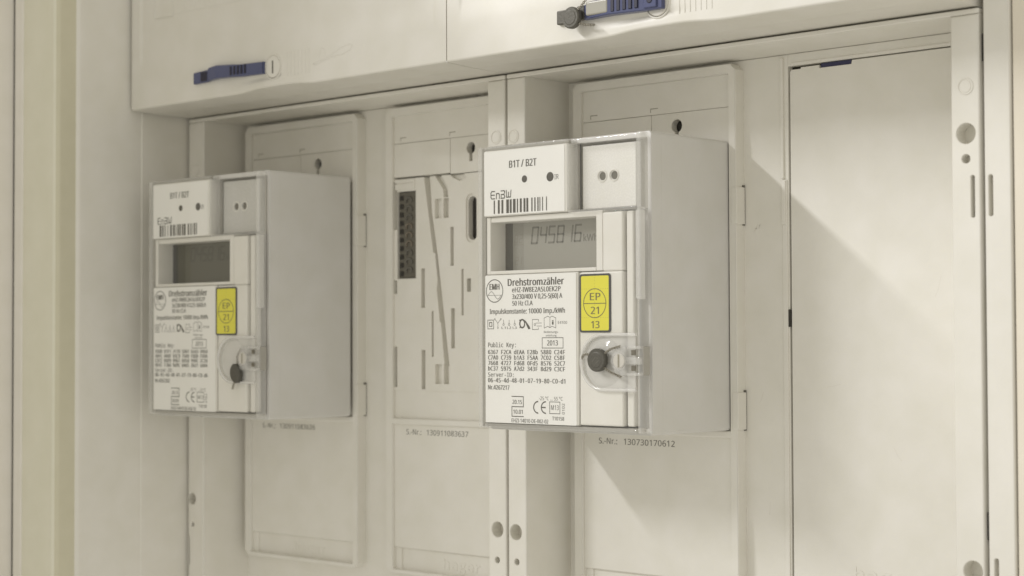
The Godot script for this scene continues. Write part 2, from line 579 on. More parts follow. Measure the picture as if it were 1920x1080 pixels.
func name_plate_print(card: Node, z: float, far: bool) -> void:
	var st := begin()
	hoop(st, 11.2, 65.5, 5.4, 5.4, 0.42, z)
	write(st, "EMH", 8.0, 14.3, 66.1, 68.9, z, "sans", false, 0.0, 0.16)
	var wave := []
	for i in 25:
		wave.append(Vector2(7.0 + 8.4 * i / 24.0, 63.4 + 1.8 * sin(TAU * i / 24.0)))
	stroke(st, wave, 0.22, z)
	stroke(st, [Vector2(6.4, 63.4), Vector2(15.9, 63.4)], 0.15, z + 0.01)
	write(st, "Drehstromzähler", 19.9, 55.0, 67.7, 71.0, z, "sans", false, 0.0, 0.16)
	write(st, "eHZ-IW8E2A5L0EK2P", 22.6, 53.0, 64.6, 66.9, z, "sans", false, 0.0, 0.08)
	write(st, "3x230/400 V 0,25-5(60) A", 22.6, 54.0, 61.4, 63.7, z, "sans", false, 0.0, 0.08)
	write(st, "50 Hz Cl.A", 22.7, 35.6, 58.3, 60.5, z, "sans", false, 0.0, 0.08)
	write(st, "Impulskonstante: 10000 Imp./kWh", 8.0, 55.6, 54.5, 56.8, z, "sans", false, 0.0, 0.08)
	# row of symbols: double square, star point, three phases, counter stop, terminal, open book
	stroke(st, round_rect(6.7, 10.5, 47.4, 51.6, 0.05, 1), 0.3, z, true)
	stroke(st, round_rect(7.8, 9.4, 48.6, 50.4, 0.05, 1), 0.35, z, true)
	for a in [Vector2(-2.0, 1.9), Vector2(1.9, 1.9), Vector2(0, -2.3)]:
		stroke(st, [Vector2(13.3, 50.1), Vector2(13.3, 50.1) + a * 0.85], 0.22, z)
		hoop(st, 13.3 + a.x, 50.1 + a.y, 0.32, 0.32, 0.2, z, 0, TAU, 12)
	for k in 3:
		var px := 17.0 + 3.6 * k
		stroke(st, [Vector2(px, 51.5), Vector2(px, 49.9)], 0.22, z)
		hoop(st, px, 49.4, 0.5, 0.5, 0.22, z, 0, TAU, 14)
		write(st, "L" + str(k + 1), px - 1.3, px + 1.3, 47.3, 48.4, z)
	hoop(st, 29.0, 49.7, 1.55, 1.9, 0.75, z)
	fan(st, [Vector2(27.0, 51.6), Vector2(28.4, 51.7), Vector2(27.4, 50.6)], z + 0.01)
	fan(st, [Vector2(27.2, 47.6), Vector2(29.0, 47.9), Vector2(27.6, 48.8)], z + 0.01)
	fan(st, [Vector2(29.8, 51.7), Vector2(31.2, 51.0), Vector2(33.6, 48.4), Vector2(34.2, 47.3), Vector2(33.0, 47.0), Vector2(32.2, 47.9), Vector2(31.2, 50.0), Vector2(30.0, 51.0)], z + 0.01)
	stroke(st, [Vector2(39.2, 50.6), Vector2(39.2, 51.6), Vector2(35.4, 51.6), Vector2(35.4, 46.9), Vector2(39.2, 46.9), Vector2(39.2, 47.7)], 0.22, z)
	hoop(st, 37.0, 49.2, 0.5, 0.5, 0.22, z, 0, TAU, 14)
	stroke(st, [Vector2(37.6, 49.9), Vector2(41.2, 49.9)], 0.2, z)
	stroke(st, [Vector2(38.2, 48.5), Vector2(41.2, 48.5)], 0.2, z)
	var b := Vector2(46.4, 47.7)
	stroke(st, [b + Vector2(0, 4.8), b + Vector2(-1.4, 5.3), b + Vector2(-3.6, 4.5), b + Vector2(-3.6, -0.2), b + Vector2(-1.4, 0.6), b, b + Vector2(1.4, 0.6), b + Vector2(3.6, -0.2), b + Vector2(3.6, 4.5), b + Vector2(1.4, 5.3), b + Vector2(0, 4.8), b], 0.22, z)
	write(st, "i", b.x + 1.2, b.x + 2.3, b.y + 1.4, b.y + 3.3, z, "bold")
	write(st, "E4100", 51.3, 56.9, 49.4, 50.7, z)
	write(st, "Bedienungs-", 42.6, 51.6, 45.2, 46.2, z)
	write(st, "anleitung", 43.8, 50.4, 43.6, 44.5, z)
	stroke(st, round_rect(41.5, 54.4, 38.2, 43.0, 0.05, 1), 0.3, z, true)
	write(st, "2013", 44.6, 51.2, 39.4, 41.8, z, "sans", false, 0.0, 0.06)
	write(st, "Public Key:", 6.9, 24.8, 38.6, 40.8, z, "mono", false, 0.0, 0.05)
	var key := ["6367 F2CA dEAA E28b 5880 C24F", "C7A0 C739 b1A3 F5AA 7C02 C58F", "7668 4727 Fd68 0Fd5 8576 52C7", "bC37 5975 A7d2 343F 8d29 C3CF"]
	if far:
		key = ["9360 97F1 2170 5061 b2d3 0060", "A0FC A0dF b5C9 7640 F80A F00A", "C5C5 0009 0961 605d 990C 2C2A", "0E47 77bA 9d9C 6Ad5 2b21 6AAA"]
	for k in 4:
		write(st, key[k], 6.9, 55.5, 35.3 - 2.62 * k, 37.3 - 2.62 * k, z, "mono", false, 0.0, 0.09)
	write(st, "Server-ID:", 6.8, 23.4, 24.5, 26.5, z, "mono", false, 0.0, 0.05)
	write(st, "06-45-4d-48-01-07-19-80-C0-d" + ("6" if far else "1"), 6.8, 55.6, 21.8, 23.9, z, "mono", false, 0.0, 0.09)
	write(st, "Nr.42672" + ("02" if far else "17"), 6.8, 20.6, 18.4, 20.5, z, "sans", false, 0.0, 0.08)
	stroke(st, [Vector2(22.2, 15.3), Vector2(29.5, 15.3), Vector2(29.5, 10.5), Vector2(22.2, 10.5), Vector2(22.2, 5.9), Vector2(29.5, 5.9)], 0.4, z)
	write(st, "20.15", 22.6, 28.6, 11.8, 13.7, z, "sans", false, 0.0, 0.06)
	write(st, "10.01", 23.1, 29.0, 7.2, 9.1, z, "sans", false, 0.0, 0.06)
	write(st, "-25 °C ... 55 °C", 39.4, 54.0, 13.9, 15.6, z)
	hoop(st, 38.9, 10.5, 2.9, 2.7, 0.6, z, PI * 0.5, PI * 1.5, 18)
	hoop(st, 43.7, 10.5, 2.9, 2.7, 0.6, z, PI * 0.5, PI * 1.5, 18)
	stroke(st, [Vector2(41.2, 10.5), Vector2(43.2, 10.5)], 0.6, z + 0.01)
	stroke(st, round_rect(46.0, 52.3, 7.8, 13.2, 0.05, 1), 0.3, z, true)
	write(st, "M13", 46.8, 51.6, 9.5, 11.7, z)
	write(st, "0102", 53.6, 55.2, 7.6, 12.6, z, "sans", true)
	write(st, "T10158", 47.6, 54.8, 4.7, 6.4, z, "sans", false, 0.0, 0.04)
	write(st, "EHZI-14010-DE-002-02", 22.0, 45.1, 3.1, 4.9, z, "sans", false, 0.0, 0.04)
	put(st, "lettering", M.print, card)

func meter(x0: float, far: bool, label: String) -> void:
	var t := thing("electricity_meter", label, "electricity meter", Vector3(50.5, 0, -27), "meters with yellow stickers")
	# built at the origin of the near meter, then moved to its place
	t.position = Vector3(x0 + 50.5 + (1.6 if far else 0.0), 0, -23.6 if far else -27.0) * S
	var base := org
	var st := begin()
	rbox(st, 1.2, 100.6, -1.0, 135.8, -29, 25.2, 1.6)
	ring(st, round_rect(1.2, 100.6, -1.0, 135.8, 1.6, 3), round_rect(3.6, 98.4, 2.0, 133.0, 0.8, 3), 24.0, 31.4, 0.5)
	put(st, "housing", M.shell, t)
	# white inner front with the display well and the socket recess left open
	st = begin()
	rbox(st, 4.0, 6.6, 73.4, 101, 25.4, 36.6, 0.4)
	rbox(st, 72.6, 76.4, 73.4, 101, 25.4, 36.6, 0.4)
	rbox(st, 6.6, 72.6, 98.4, 101, 25.4, 36.2, 0.4)
	rbox(st, 6.6, 72.6, 73.4, 75.1, 25.4, 36.8, 0.4)
	rbox(st, 4.0, 62.4, 2.6, 73.2, 31.0, 37.5, 0.5)
	put(st, "front_frame", M.face, t)
	st = begin()
	rbox(st, 63.2, 88.6, 2.9, 73.0, 31.0, 37.4, 0.9)
	rbox(st, 76.8, 88.6, 73.0, 100.0, 31.0, 37.2, 0.9)
	put(st, "front_panel", M.face, t)
	st = begin()
	rbox(st, 89.6, 93.6, 2.9, 100.0, 31.0, 35.8, 0.8)
	put(st, "side_strip", M.face, t)
	st = begin()
	rbox(st, 96.0, 98.6, 60.0, 100.2, 33.2, 37.4, 0.6)
	put(st, "cover_latch", M.milky, t)
	# display
	st = begin()
	rect(st, 11.6, 72.6, 75.1, 98.4, 33.06 if false else 26.0)
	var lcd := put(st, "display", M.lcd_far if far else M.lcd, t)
	st = begin()
	rect(st, 5.2, 11.6, 75.1, 98.4, 26.0)
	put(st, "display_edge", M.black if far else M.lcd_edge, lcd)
	st = begin()
	var digits := "045816"
	var dx := [23.6, 29.0, 34.3, 39.8, 45.2, 50.6]
	for i in 6:
		seven(st, digits[i], dx[i], 88.2, 3.6, 7.6, 0.95, 26.05, 0.13)
	write(st, "kWh", 56.2, 64.8, 88.0, 91.2, 26.05, "sans", false, 0.0, 0.1)
	put(st, "display_digits", M.segment_dark if far else M.segment, lcd)
	st = begin()
	rect(st, 11.8, 18.6, 75.2, 98.3, 26.03)
	put(st, "display_column", M.segment_dark if far else plain(Color(0.575, 0.565, 0.525), 0.4), lcd)
	st = begin()
	seven(st, "8", 12.7, 88.9, 1.8, 3.8, 0.35, 26.06)
	seven(st, "2", 15.8, 88.9, 1.8, 3.8, 0.35, 26.06)
	stroke(st, [Vector2(11.4, 87.9), Vector2(18.4, 87.9)], 0.3, 26.06)
	seven(st, "2", 13.0, 78.4, 1.8, 3.6, 0.35, 26.06)
	seven(st, "1", 15.2, 78.4, 1.8, 3.6, 0.35, 26.06)
	put(st, "display_symbols", M.segment_dark if far else M.segment_faint, lcd)
	# upper card on its raised block
	st = begin()
	rbox(st, 3.8, 56.4, 101.2, 133.0, 28.0, 37.9, 0.5)
	put(st, "card_holder", M.face, t)
	# grey strips added behind the clear rim, painted as the shade in its gaps
	for e in [[0.7, 3.5, 0.6, 134.4, 30.0, 36.4], [3.5, 97.0, 0.6, 2.3, 30.0, 35.4], [3.5, 56.6, 133.1, 134.5, 30.0, 36.6], [56.6, 98.0, 101.2, 134.4, 26.0, 27.9]]:
		st = begin()
		rbox(st, e[0], e[1], e[2], e[3], e[4], e[5], 0.2, false)
		put(st, "rim_gap_shade", M.edge, t)
	st = begin()
	org = base + Vector3(0.6, 0, 0)
	slab(st, round_rect(4.7, 55.8, 101.6, 132.5, 0.4, 2), 37.9, 38.3, 0.1)
	card_print_top(put(st, "label_card", M.paper, t), 38.35, far)
	# name plate
	st = begin()
	org = base + Vector3(0.8, 0, 0)
	slab(st, round_rect(5.0, 62.4, 2.6, 72.9, 0.4, 2), 37.5, 37.9, 0.1)
	name_plate_print(put(st, "name_plate", M.paper, t), 37.95, far)
	org = base
	# socket recess with two optical eyes
	st = begin()
	plate(st, 60.2, 92.0, 102.2, 131.6, 28.0, 31.4, [[circle(72.2, 117.1, 2.0), 0.5], [circle(79.2, 117.0, 2.0), 0.5]], 0.5, 0.3)
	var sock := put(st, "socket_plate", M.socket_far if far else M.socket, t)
	st = begin()
	for c in [72.2, 79.2]:
		hoop(st, c, 117.05, 0.93, 0.93, 1.86, 31.0)
	put(st, "optical_eye", plain(Color(0.40, 0.385, 0.34), 0.3), sock)
	st = begin()
	for c in [72.2, 79.2]:
		lathe(st, c, 117.05, [Vector2(2.5, 31.9), Vector2(2.9, 31.7), Vector2(3.0, 31.3)], 24)
		lathe(st, c, 117.05, [Vector2(2.2, 31.3), Vector2(2.3, 31.7), Vector2(2.5, 31.9)], 24)
	put(st, "eye_ring", M.face, sock)
	# yellow calibration sticker
	st = begin()
	org = base + Vector3(2.4 if far else 0.8, 0, -1.45)
	slab(st, round_rect(64.3, 82.8, 45.3, 72.0, 1.3, 4), 36.0, 36.35, 0.08)
	var sticker := put(st, "calibration_sticker", M.black, t)
	st = begin()
	slab(st, round_rect(65.4, 81.7, 46.2, 71.1, 0.7, 3), 36.35, 36.42, 0.02)
	put(st, "yellow_field", M.yellow, sticker)
	st = begin()
	var zs := 36.46
	hoop(st, 73.5, 58.6, 6.6, 6.6, 0.38, zs)
	stroke(st, [Vector2(66.9, 58.5), Vector2(80.1, 58.5)], 0.35, zs)
	write(st, "EP", 70.7, 76.8, 60.0, 63.3, zs, "sans", false, 0.0, 0.08)
	write(st, "21", 71.2, 75.9, 53.7, 57.0, zs, "sans", false, 0.0, 0.08)
	write(st, "13", 71.4, 76.2, 47.2, 50.5, zs, "sans", false, 0.0, 0.08)
	put(st, "lettering", M.olive, sticker)
	st = begin()
	for y in [65.1, 52.0]:
		for k in 12:
			rect(st, 65.5 + k * 1.4, 66.2 + k * 1.4, y, y + 0.14, 36.44)
	for k in 18:
		rect(st, 73.4, 73.54, 46.4 + k * 1.38, 47.1 + k * 1.38, 36.44)
	put(st, "perforation", plain(Color(0.72, 0.69, 0.22), 0.6), sticker)
	org = base
	# clear cover: rim, panes
	st = begin()
	rbox(st, 0, 3.6, 0, 135, 33.1, 38.9, 1.1)
	rbox(st, 97.6, 100.9, 0, 135, 33.1, 38.9, 1.2)
	rbox(st, 4.2, 57.6, 133.0, 135, 33.1, 38.9, 0.9)
	rbox(st, 57.6, 97.6, 132.4, 135, 29.0, 37.2, 1.1)
	rbox(st, 4.2, 97.6, 0, 2.2, 33.1, 38.9, 0.9)
	rbox(st, 57.2, 97.6, 100.4, 101.7, 31.8, 38.7, 0.5)
	rbox(st, 56.9, 58.4, 101.9, 132.8, 31.8, 38.7, 0.6)
	var cover := put(st, "clear_cover", M.clear, t)
	st = begin()
	rect(st, 4.2, 97.6, 2.2, 100.4, 38.7)
	rect(st, 4.2, 56.9, 101.9, 132.8, 38.7)
	rect(st, 4.2, 57.2, 100.3, 101.9, 38.7)
	rect(st, 58.4, 97.6, 101.7, 132.4, 33.8)
	put(st, "pane", M.pane, cover)
	# the pocket of the cover screw, with its D-shaped rim
	st = begin()
	var d := []
	for i in 21:
		var a := PI * 0.5 + PI * i / 20.0
		d.append(Vector3(77.6 + 12.4 * cos(a), 31.8 + 12.4 * sin(a), 38.7))
	d.append(Vector3(97.0, 19.4, 38.7))
	d.push_front(Vector3(97.0, 44.2, 38.7))
	tube(st, d, 0.85, 8)
	var pocket := put(st, "screw_pocket", M.milky, t)
	st = begin()
	slab(st, [Vector2(78, 20), Vector2(96, 20), Vector2(96, 43.6), Vector2(78, 43.6)] + d.slice(2, 20).map(func(p): return Vector2(lerpf(78, p.x, 0.95), lerpf(31.8, p.y, 0.95))), 37.3, 37.7, 0.2)
	put(st, "pocket_floor", M.milky, pocket)
	st = begin()
	lathe(st, 77.6, 31.8, [Vector2(0, 39.4), Vector2(5.0, 39.25), Vector2(8.2, 38.9), Vector2(10.2, 38.3), Vector2(11.4, 37.7)], 32)
	put(st, "pocket_dome", M.clear, pocket)
	st = begin()
	rbox(st, 85.5, 92.4, 26.0, 39.0, 37.6, 40.4, 0.6)
	rbox(st, 92.4, 100.2, 30.8, 34.2, 37.6, 40.2, 0.6)
	rbox(st, 92.4, 100.2, 37.8, 39.2, 37.6, 39.8, 0.4)
	rbox(st, 92.4, 100.2, 25.8, 27.2, 37.6, 39.8, 0.4)
	put(st, "clip", M.clear, pocket)
	for y in [28.0, 35.0]:
		st = begin()
		rbox(st, 94.6, 97.0, y, y + 2.4, 38.6, 39.1, 0.2, false)
		put(st, "clip_gap", plain(Color(0.45, 0.43, 0.38), 0.6), pocket)
	st = begin()
	rbox(st, 100.3, 101.1, 26.0, 39.0, 33.6, 38.2, 0.3, false)
	put(st, "clip_shoe", plain(Color(0.66, 0.65, 0.62), 0.4), pocket)
	st = begin()
	slab(st, circle(88.6, 32.5, 4.6, 8), 40.3, 40.7, 0.1)
	put(st, "screw_collar", M.clear, pocket)
	st = begin()
	disc(st, 89.0, 32.5, 3.3, 40.6, 41.0, 0.3)
	put(st, "cover_screw", plain(Color(0.80, 0.785, 0.75), 0.5), pocket)
	st = begin()
	rbox(st, 88.5, 89.4, 29.6, 35.4, 41.0, 41.14, 0.05, false)
	put(st, "screw_slot", M.seam, pocket)

# ---------------------------------------------------------------- mounting trays
func chamfered(x0: float, x1: float, y0: float, y1: float, c: float) -> Array:
	return [Vector2(x0 + c, y0), Vector2(x1 - c, y0), Vector2(x1, y0 + c), Vector2(x1, y1 - c), Vector2(x1 - c, y1), Vector2(x0 + c, y1), Vector2(x0, y1 - c), Vector2(x0, y0 + c)]

func tray(off: float, serial: String, label: String, empty: bool) -> void:
	var t := thing("meter_tray", label, "mounting tray", Vector3(54.7 + off, -87.4, -34), "mounting trays in the cabinet")
	org -= Vector3(off, 0, 0)    # what follows is measured on the tray by the near meter
	var st := begin()
	ring(st, chamfered(4.4, 105.2, -87.4, 172.4, 3.0), chamfered(9.9, 101.0, -85.0, 167.6, 0.3), -34, -27, 0.8)
	put(st, "rim", M.plastic, t)
	# upper panel with keyhole and label flap
	st = begin()
	plate(st, 9.5, 101.4, 152.2, 168.4, -34, -29.0, [], 0.25)
	put(st, "top_panel", M.plastic, t)
	st = begin()
	rbox(st, 9.5, 53.7, 133.2, 152.05, -34, -28.85, 0.3)
	var flap := put(st, "label_flap", M.plastic, t)
	st = begin()
	for x in [15.0, 53.4]:
		st = begin()
		stroke(st, [Vector2(x, 153.6), Vector2(x, 155.3), Vector2(x + 4.2, 155.3)], 0.4, -28.95)
		put(st, "flap_tab", M.seam, flap)
	st = begin()
	plate(st, 53.8, 101.4, 132.6, 152.15, -34, -29.0, [[keyhole(69.2, 145.7, 3.2, 1.15, 138.6), 4.6]], 0.3, 0.3)
	var kp := put(st, "keyhole_panel", M.plastic, t)
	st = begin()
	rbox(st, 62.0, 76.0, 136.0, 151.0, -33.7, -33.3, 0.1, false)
	put(st, "hole_shade", M.dark, kp)  # dark sheet added behind the keyhole, painting the shade of a deep cavity
	# cross bar under the meter
	st = begin()
	rbox(st, 8.0, 102.5, -4.6, -1.2, -33.5, -27.1, 0.9)
	put(st, "cross_bar", M.plastic, t)
	# lower panel with stamped serial number, and the hollow strip below it
	st = begin()
	plate(st, 9.4, 101.5, -73.2, -4.0, -34, -28.6, [], 0.6)
	var low := put(st, "lower_panel", M.plastic, t)
	st = begin()
	write(st, "S.-Nr.:", 19.6, 31.4, -10.0, -7.1, -28.55)
	write(st, serial, 35.6, 67.2, -10.0, -7.1, -28.55)
	put(st, "serial_number", M.faded, low)
	st = begin()
	rbox(st, 9.4, 14.6, -86.0, -73.1, -34, -29.6, 0.3)
	rbox(st, 14.5, 101.5, -86.0, -73.0, -34, -30.4, 0.3)
	var strip := put(st, "bottom_strip", M.plastic, t)
	st = begin()
	emboss(st, "hager", 46.0, 74.0, -82.5, -77.0, -30.4, 0.5)
	put(st, "raised_lettering", M.plastic, strip)
	# side clips that hold the meter
	for y in [96.2, -0.6]:
		st = begin()
		rbox(st, 102.6, 105.9, y, y + 17.6, -33.6, -26.7, 0.35)
		put(st, "side_clip", M.plastic, t)
		st = begin()
		rbox(st, 105.2, 105.8, y - 0.5, y + 18.6, -33.8, -32.2, 0.1, false)
		put(st, "clip_slot", M.faded, t)
	if not empty:
		st = begin()
		plate(st, 9.4, 101.5, -1.4, 132.5, -34, -29.6, [], 0.3)
		put(st, "mounting_plate", M.plastic, t)
		return
	# the uncovered mounting plate: slots, pockets and wiring grooves cut out of it
	var root := CSGCombiner3D.new()
	root.name = "mounting_plate"
	t.add_child(root, true)
	root.position = -org * S
	root.scale = Vector3(S, S, S)
	var body := CSGBox3D.new()
	body.size = Vector3(92.0, 118.0, 4.6)
	body.position = Vector3(55.6, 73.2, -31.2)
	body.material = M.plastic
	root.add_child(body)
	var cut := func(pts: Array, depth: float) -> void:
		var c := CSGPolygon3D.new()
		c.polygon = PackedVector2Array(pts)
		c.depth = 8.0
		c.operation = CSGShape3D.OPERATION_SUBTRACTION
		c.position = Vector3(0, 0, -28.9 - depth + 8.0)   # CSGPolygon runs back from its plane
		c.material = M.plastic
		root.add_child(c)
	# vertical slits [x, bottom, top, width, depth]
	for s in [[55.1, 82.5, 103.7, 2.0, 3.4], [32.6, 60.0, 81.8, 2.3, 3.4], [62.9, 55.5, 80.6, 1.3, 2.2], [67.7, 68.1, 75.3, 2.4, 4.5], [55.6, 37.7, 59.4, 2.2, 3.4], [40.0, 33.0, 58.1, 1.2, 2.2], [32.8, 15.1, 36.8, 2.4, 3.4], [10.9, 16.0, 38.6, 1.7, 3.6], [10.9, 68.1, 75.6, 1.7, 3.6], [10.9, 104.0, 131.0, 1.8, 3.6]]:
		var half: float = s[3] * 0.62
		cut.call([Vector2(s[0] - half, s[1]), Vector2(s[0] + half, s[1]), Vector2(s[0] + half, s[2]), Vector2(s[0] - half, s[2])], s[4] + 0.8)
	# long slanting groove from top to the lower pocket
	cut.call([Vector2(33.4, 132.5), Vector2(38.2, 132.5), Vector2(39.8, 112.0), Vector2(44.2, 88.0), Vector2(53.0, 28.0), Vector2(49.2, 28.0), Vector2(46.4, 52.0), Vector2(45.6, 52.0), Vector2(43.2, 70.0), Vector2(43.9, 75.0), Vector2(42.0, 90.0), Vector2(40.6, 90.0), Vector2(36.9, 112.0)], 4.2)
	cut.call([Vector2(42.0, 132.5), Vector2(47.0, 132.5), Vector2(51.6, 126.0), Vector2(52.3, 120.0), Vector2(48.9, 120.0), Vector2(48.4, 124.5)], 3.0)
	for y in [[108.8, 119.6], [18.2, 29.0]]:
		cut.call([Vector2(42.0, y[0]), Vector2(47.2, y[0]), Vector2(47.2, y[1]), Vector2(42.0, y[1])], 2.4)
		cut.call([Vector2(48.6, y[0]), Vector2(52.6, y[0]), Vector2(52.6, y[1]), Vector2(48.6, y[1])], 3.2)
	# stadium hole, stepped
	cut.call(round_rect(65.6, 73.6, 94.6, 121.0, 3.9, 6), 0.9)
	cut.call(round_rect(66.6, 73.0, 96.0, 119.6, 3.1, 6), 6.0)
	# recess of the contact block
	cut.call([Vector2(12.2, 76.4), Vector2(27.0, 76.4), Vector2(27.0, 125.2), Vector2(12.2, 125.2)], 3.0)
	# hollow where the cables come out
	cut.call([Vector2(53.0, 132.5), Vector2(64.0, 132.5), Vector2(66.6, 129.6), Vector2(61.0, 128.2), Vector2(56.0, 130.4)], 2.6)
	st = begin()
	rbox(st, 12.6, 26.6, 76.8, 124.8, -31.8, -30.2, 0.3)
	var block := put(st, "contact_block", plain(Color(0.40, 0.385, 0.345), 0.5), t)
	for k in 9:
		st = begin()
		var cy := 81.0 + 4.9 * k
		var z := -29.9
		var pts := []
		for i in 9:
			var a := -0.7 + 4.6 * i / 8.0
			pts.append(Vector3(20.6 + 2.3 * cos(a), cy + 1.7 * sin(a), z))
		tube(st, pts, 0.62, 6)
		put(st, "contact_spring", M.copper if k in [3, 4, 5] else M.faded, block)
	st = begin()
	rbox(st, 10.8, 26.4, 130.0, 131.9, -30.5, -28.3, 0.3)
	rbox(st, 10.8, 26.4, 126.2, 129.6, -30.5, -28.4, 0.3)
	put(st, "block_cover", M.plastic, t)
	for k in 10:
		st = begin()
		rbox(st, 13.2, 16.0, 78.0 + 4.7 * k, 80.6 + 4.7 * k, -30.6, -29.7, 0.2, false)
		put(st, "contact_pin", M.dark, block)
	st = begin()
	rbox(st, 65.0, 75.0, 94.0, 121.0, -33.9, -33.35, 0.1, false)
	put(st, "hole_shade", M.dark, t)  # same dark sheet under the stadium hole, shade put in as colour
	st = begin()
	plate(st, 9.4, 101.5, -1.4, 14.6, -34, -29.3, [], 0.4)
	put(st, "foot_panel", M.plastic, t)
	st = begin()
	disc(st, 71.0, 117.4, 1.7, -33.4, -31.6, 0.3)
	put(st, "plate_screw", M.dark, t)
	st = begin()
	disc(st, 71.2, 101.5, 1.9, -33.4, -31.6, 0.3)
	put(st, "plate_screw", M.dark, t)

# ---------------------------------------------------------------- cabinet fields
func post_holes(cx: float, marks: Array) -> Array:
	var hs := []
	for m in marks:
		if m[0] == "hole":
			hs.append([circle(cx + m[1], m[2], m[3]), 7.0 if m[3] > 2.0 else 5.0])
		elif m[0] == "slot":
			hs.append([round_rect(cx + m[1] - m[4] / 2, cx + m[1] + m[4] / 2, m[2], m[3], m[4] * 0.45, 3), 6.5])
	return hs

func post(parent: Node, x0: float, x1: float, marks: Array, y1 := 174.4) -> MeshInstance3D:
	var st := begin()
	var cx := (x0 + x1) / 2
	plate(st, x0, x1, -150, y1, -34, 0.0, post_holes(cx, marks), 0.8, 0.4)
	var p := put(st, "post", M.plastic, parent)
	for m in marks:
		if m[0] == "ring":
			st = begin()
			var x: float = cx + m[1]
			var r: float = m[3]
			lathe(st, x, m[2], [Vector2(0, -0.0 + 0.25), Vector2(r - 1.0, 0.25), Vector2(r - 0.75, -0.1)], 26)
			lathe(st, x, m[2], [Vector2(r - 0.5, -0.1), Vector2(r - 0.25, 0.35), Vector2(r + 0.05, 0.35), Vector2(r + 0.25, -0.1)], 26)
			put(st, "knockout", M.plastic, p)
	return p

func cabinet_fields() -> void:
	# left field
	var a := thing("meter_field", "left white plastic meter field with two side by side tray bays", "meter cabinet field", Vector3(-148, -150, -34), "meter fields of the cabinet")
	post(a, -279.2, -264.0, [["hole", -3.6, -52.8, 3.6], ["hole", -3.0, -68.1, 1.5], ["slot", -6.6, -92.6, -75.4, 1.5], ["ring", 0, 145.0, 3.4]])
	post(a, -29.9, -17.6, [["ring", 0.1, 145.2, 3.4], ["hole", 0.0, -53.8, 4.0], ["hole", -0.2, -69.2, 1.7]])
	field_shell(a, -279.2, -17.6)
	# right field
	var b := thing("meter_field", "right white plastic meter field beside the beige wall, holding the clear meter in front", "meter cabinet field", Vector3(115, -150, -34), "meter fields of the cabinet")
	post(b, -16.4, -3.9, [["ring", -1.4, 144.7, 3.4], ["hole", -1.0, -54.3, 4.0], ["hole", -0.4, -69.1, 1.7]])
	post(b, 231.9, 244.9, [["ring", 0.3, 144.9, 3.4], ["hole", 0.2, 125.6, 4.3], ["hole", 0.1, 115.2, 1.9], ["slot", 3.0, 91.0, 108.4, 1.7], ["hole", 1.2, -52.4, 4.3]])
	field_shell(b, -16.4, 244.9)
	# narrow ridges and clips on the back beside the blank cover
	var st := begin()
	rbox(st, 126.3, 128.0, 116.4, 172.8, -34.2, -32.9, 0.4)
	rbox(st, 126.9, 129.6, -120, 116.0, -34.2, -33.3, 0.4)
	rbox(st, 126.9, 129.0, 95.2, 115.6, -33.6, -32.7, 0.3)
	put(st, "back_ridge", M.plastic, b)
	st = begin()
	rbox(st, 129.75, 131.0, 47.6, 55.7, -34.4, -33.6, 0.2, false)
	put(st, "clip_hole", M.dark, b)
	scuffs(b, -33.98, [[111.0, 93.0, 1.6, 3.0, 0.5], [114.2, 96.0, -0.8, -2.0, 0.4], [113.0, 12.0, 2.2, 5.0, 0.25], [118.0, -40.0, 0.6, 6.0, 0.2]])

func scuffs(parent: Node, z: float, marks: Array) -> void:
	for m in marks:
		var st := begin()
		stroke(st, [Vector2(m[0], m[1]), Vector2(m[0] + m[2] * 0.5, m[1] + m[3] * 0.35), Vector2(m[0] + m[2], m[1] + m[3])], m[4], z)
		put(st, "scuff_mark", M.scuff, parent)

func field_shell(t: Node, x0: float, x1: float) -> void:
	var st := begin()
	# top bar: the thin lip under the hatches, and the ceiling behind it
	rbox(st, x0, x1, 174.4, 176.6, -36, 0.0, 0.6)
	put(st, "top_bar", M.plastic, t)
	st = begin()
	if x1 > 0:
		# back panel with the opening of the blank cover
		rbox(st, x0, 130.2, -150, 174.2, -38, -34, 0.3)
		rbox(st, 130.2, x1, 168.6, 174.2, -38, -34, 0.3)
	else:
		rbox(st, x0, x1, -150, 174.2, -38, -34, 0.3)
	put(st, "back_panel", M.plastic, t)
	st = begin()
	rbox(st, x0, x1, -152, 177, -64, -60, 0.3)
	put(st, "dark_backing", M.dark, t)  # added unseen, dark so that no light shows through the back gaps

# ---------------------------------------------------------------- upper hatches
func hatch_z(x: float, y: float, x0: float, x1: float, gx: float) -> float:
	var z := 41.6
	# sunken field above the lip
	var e := minf(smoothstep(x0 + 7.4, x0 + 10.2, x), 1.0 - smoothstep(x1 - 9.5, x1 - 7.0, x))
	z -= 0.8 * e * smoothstep(196.0, 210.0, y)
	# finger scoop below the latch
	var s := exp(-pow((x - gx) / 15.0, 2.0))
	z -= 1.3 * s * exp(-pow((y - 184.6) / 1.9, 2.0))
	return z

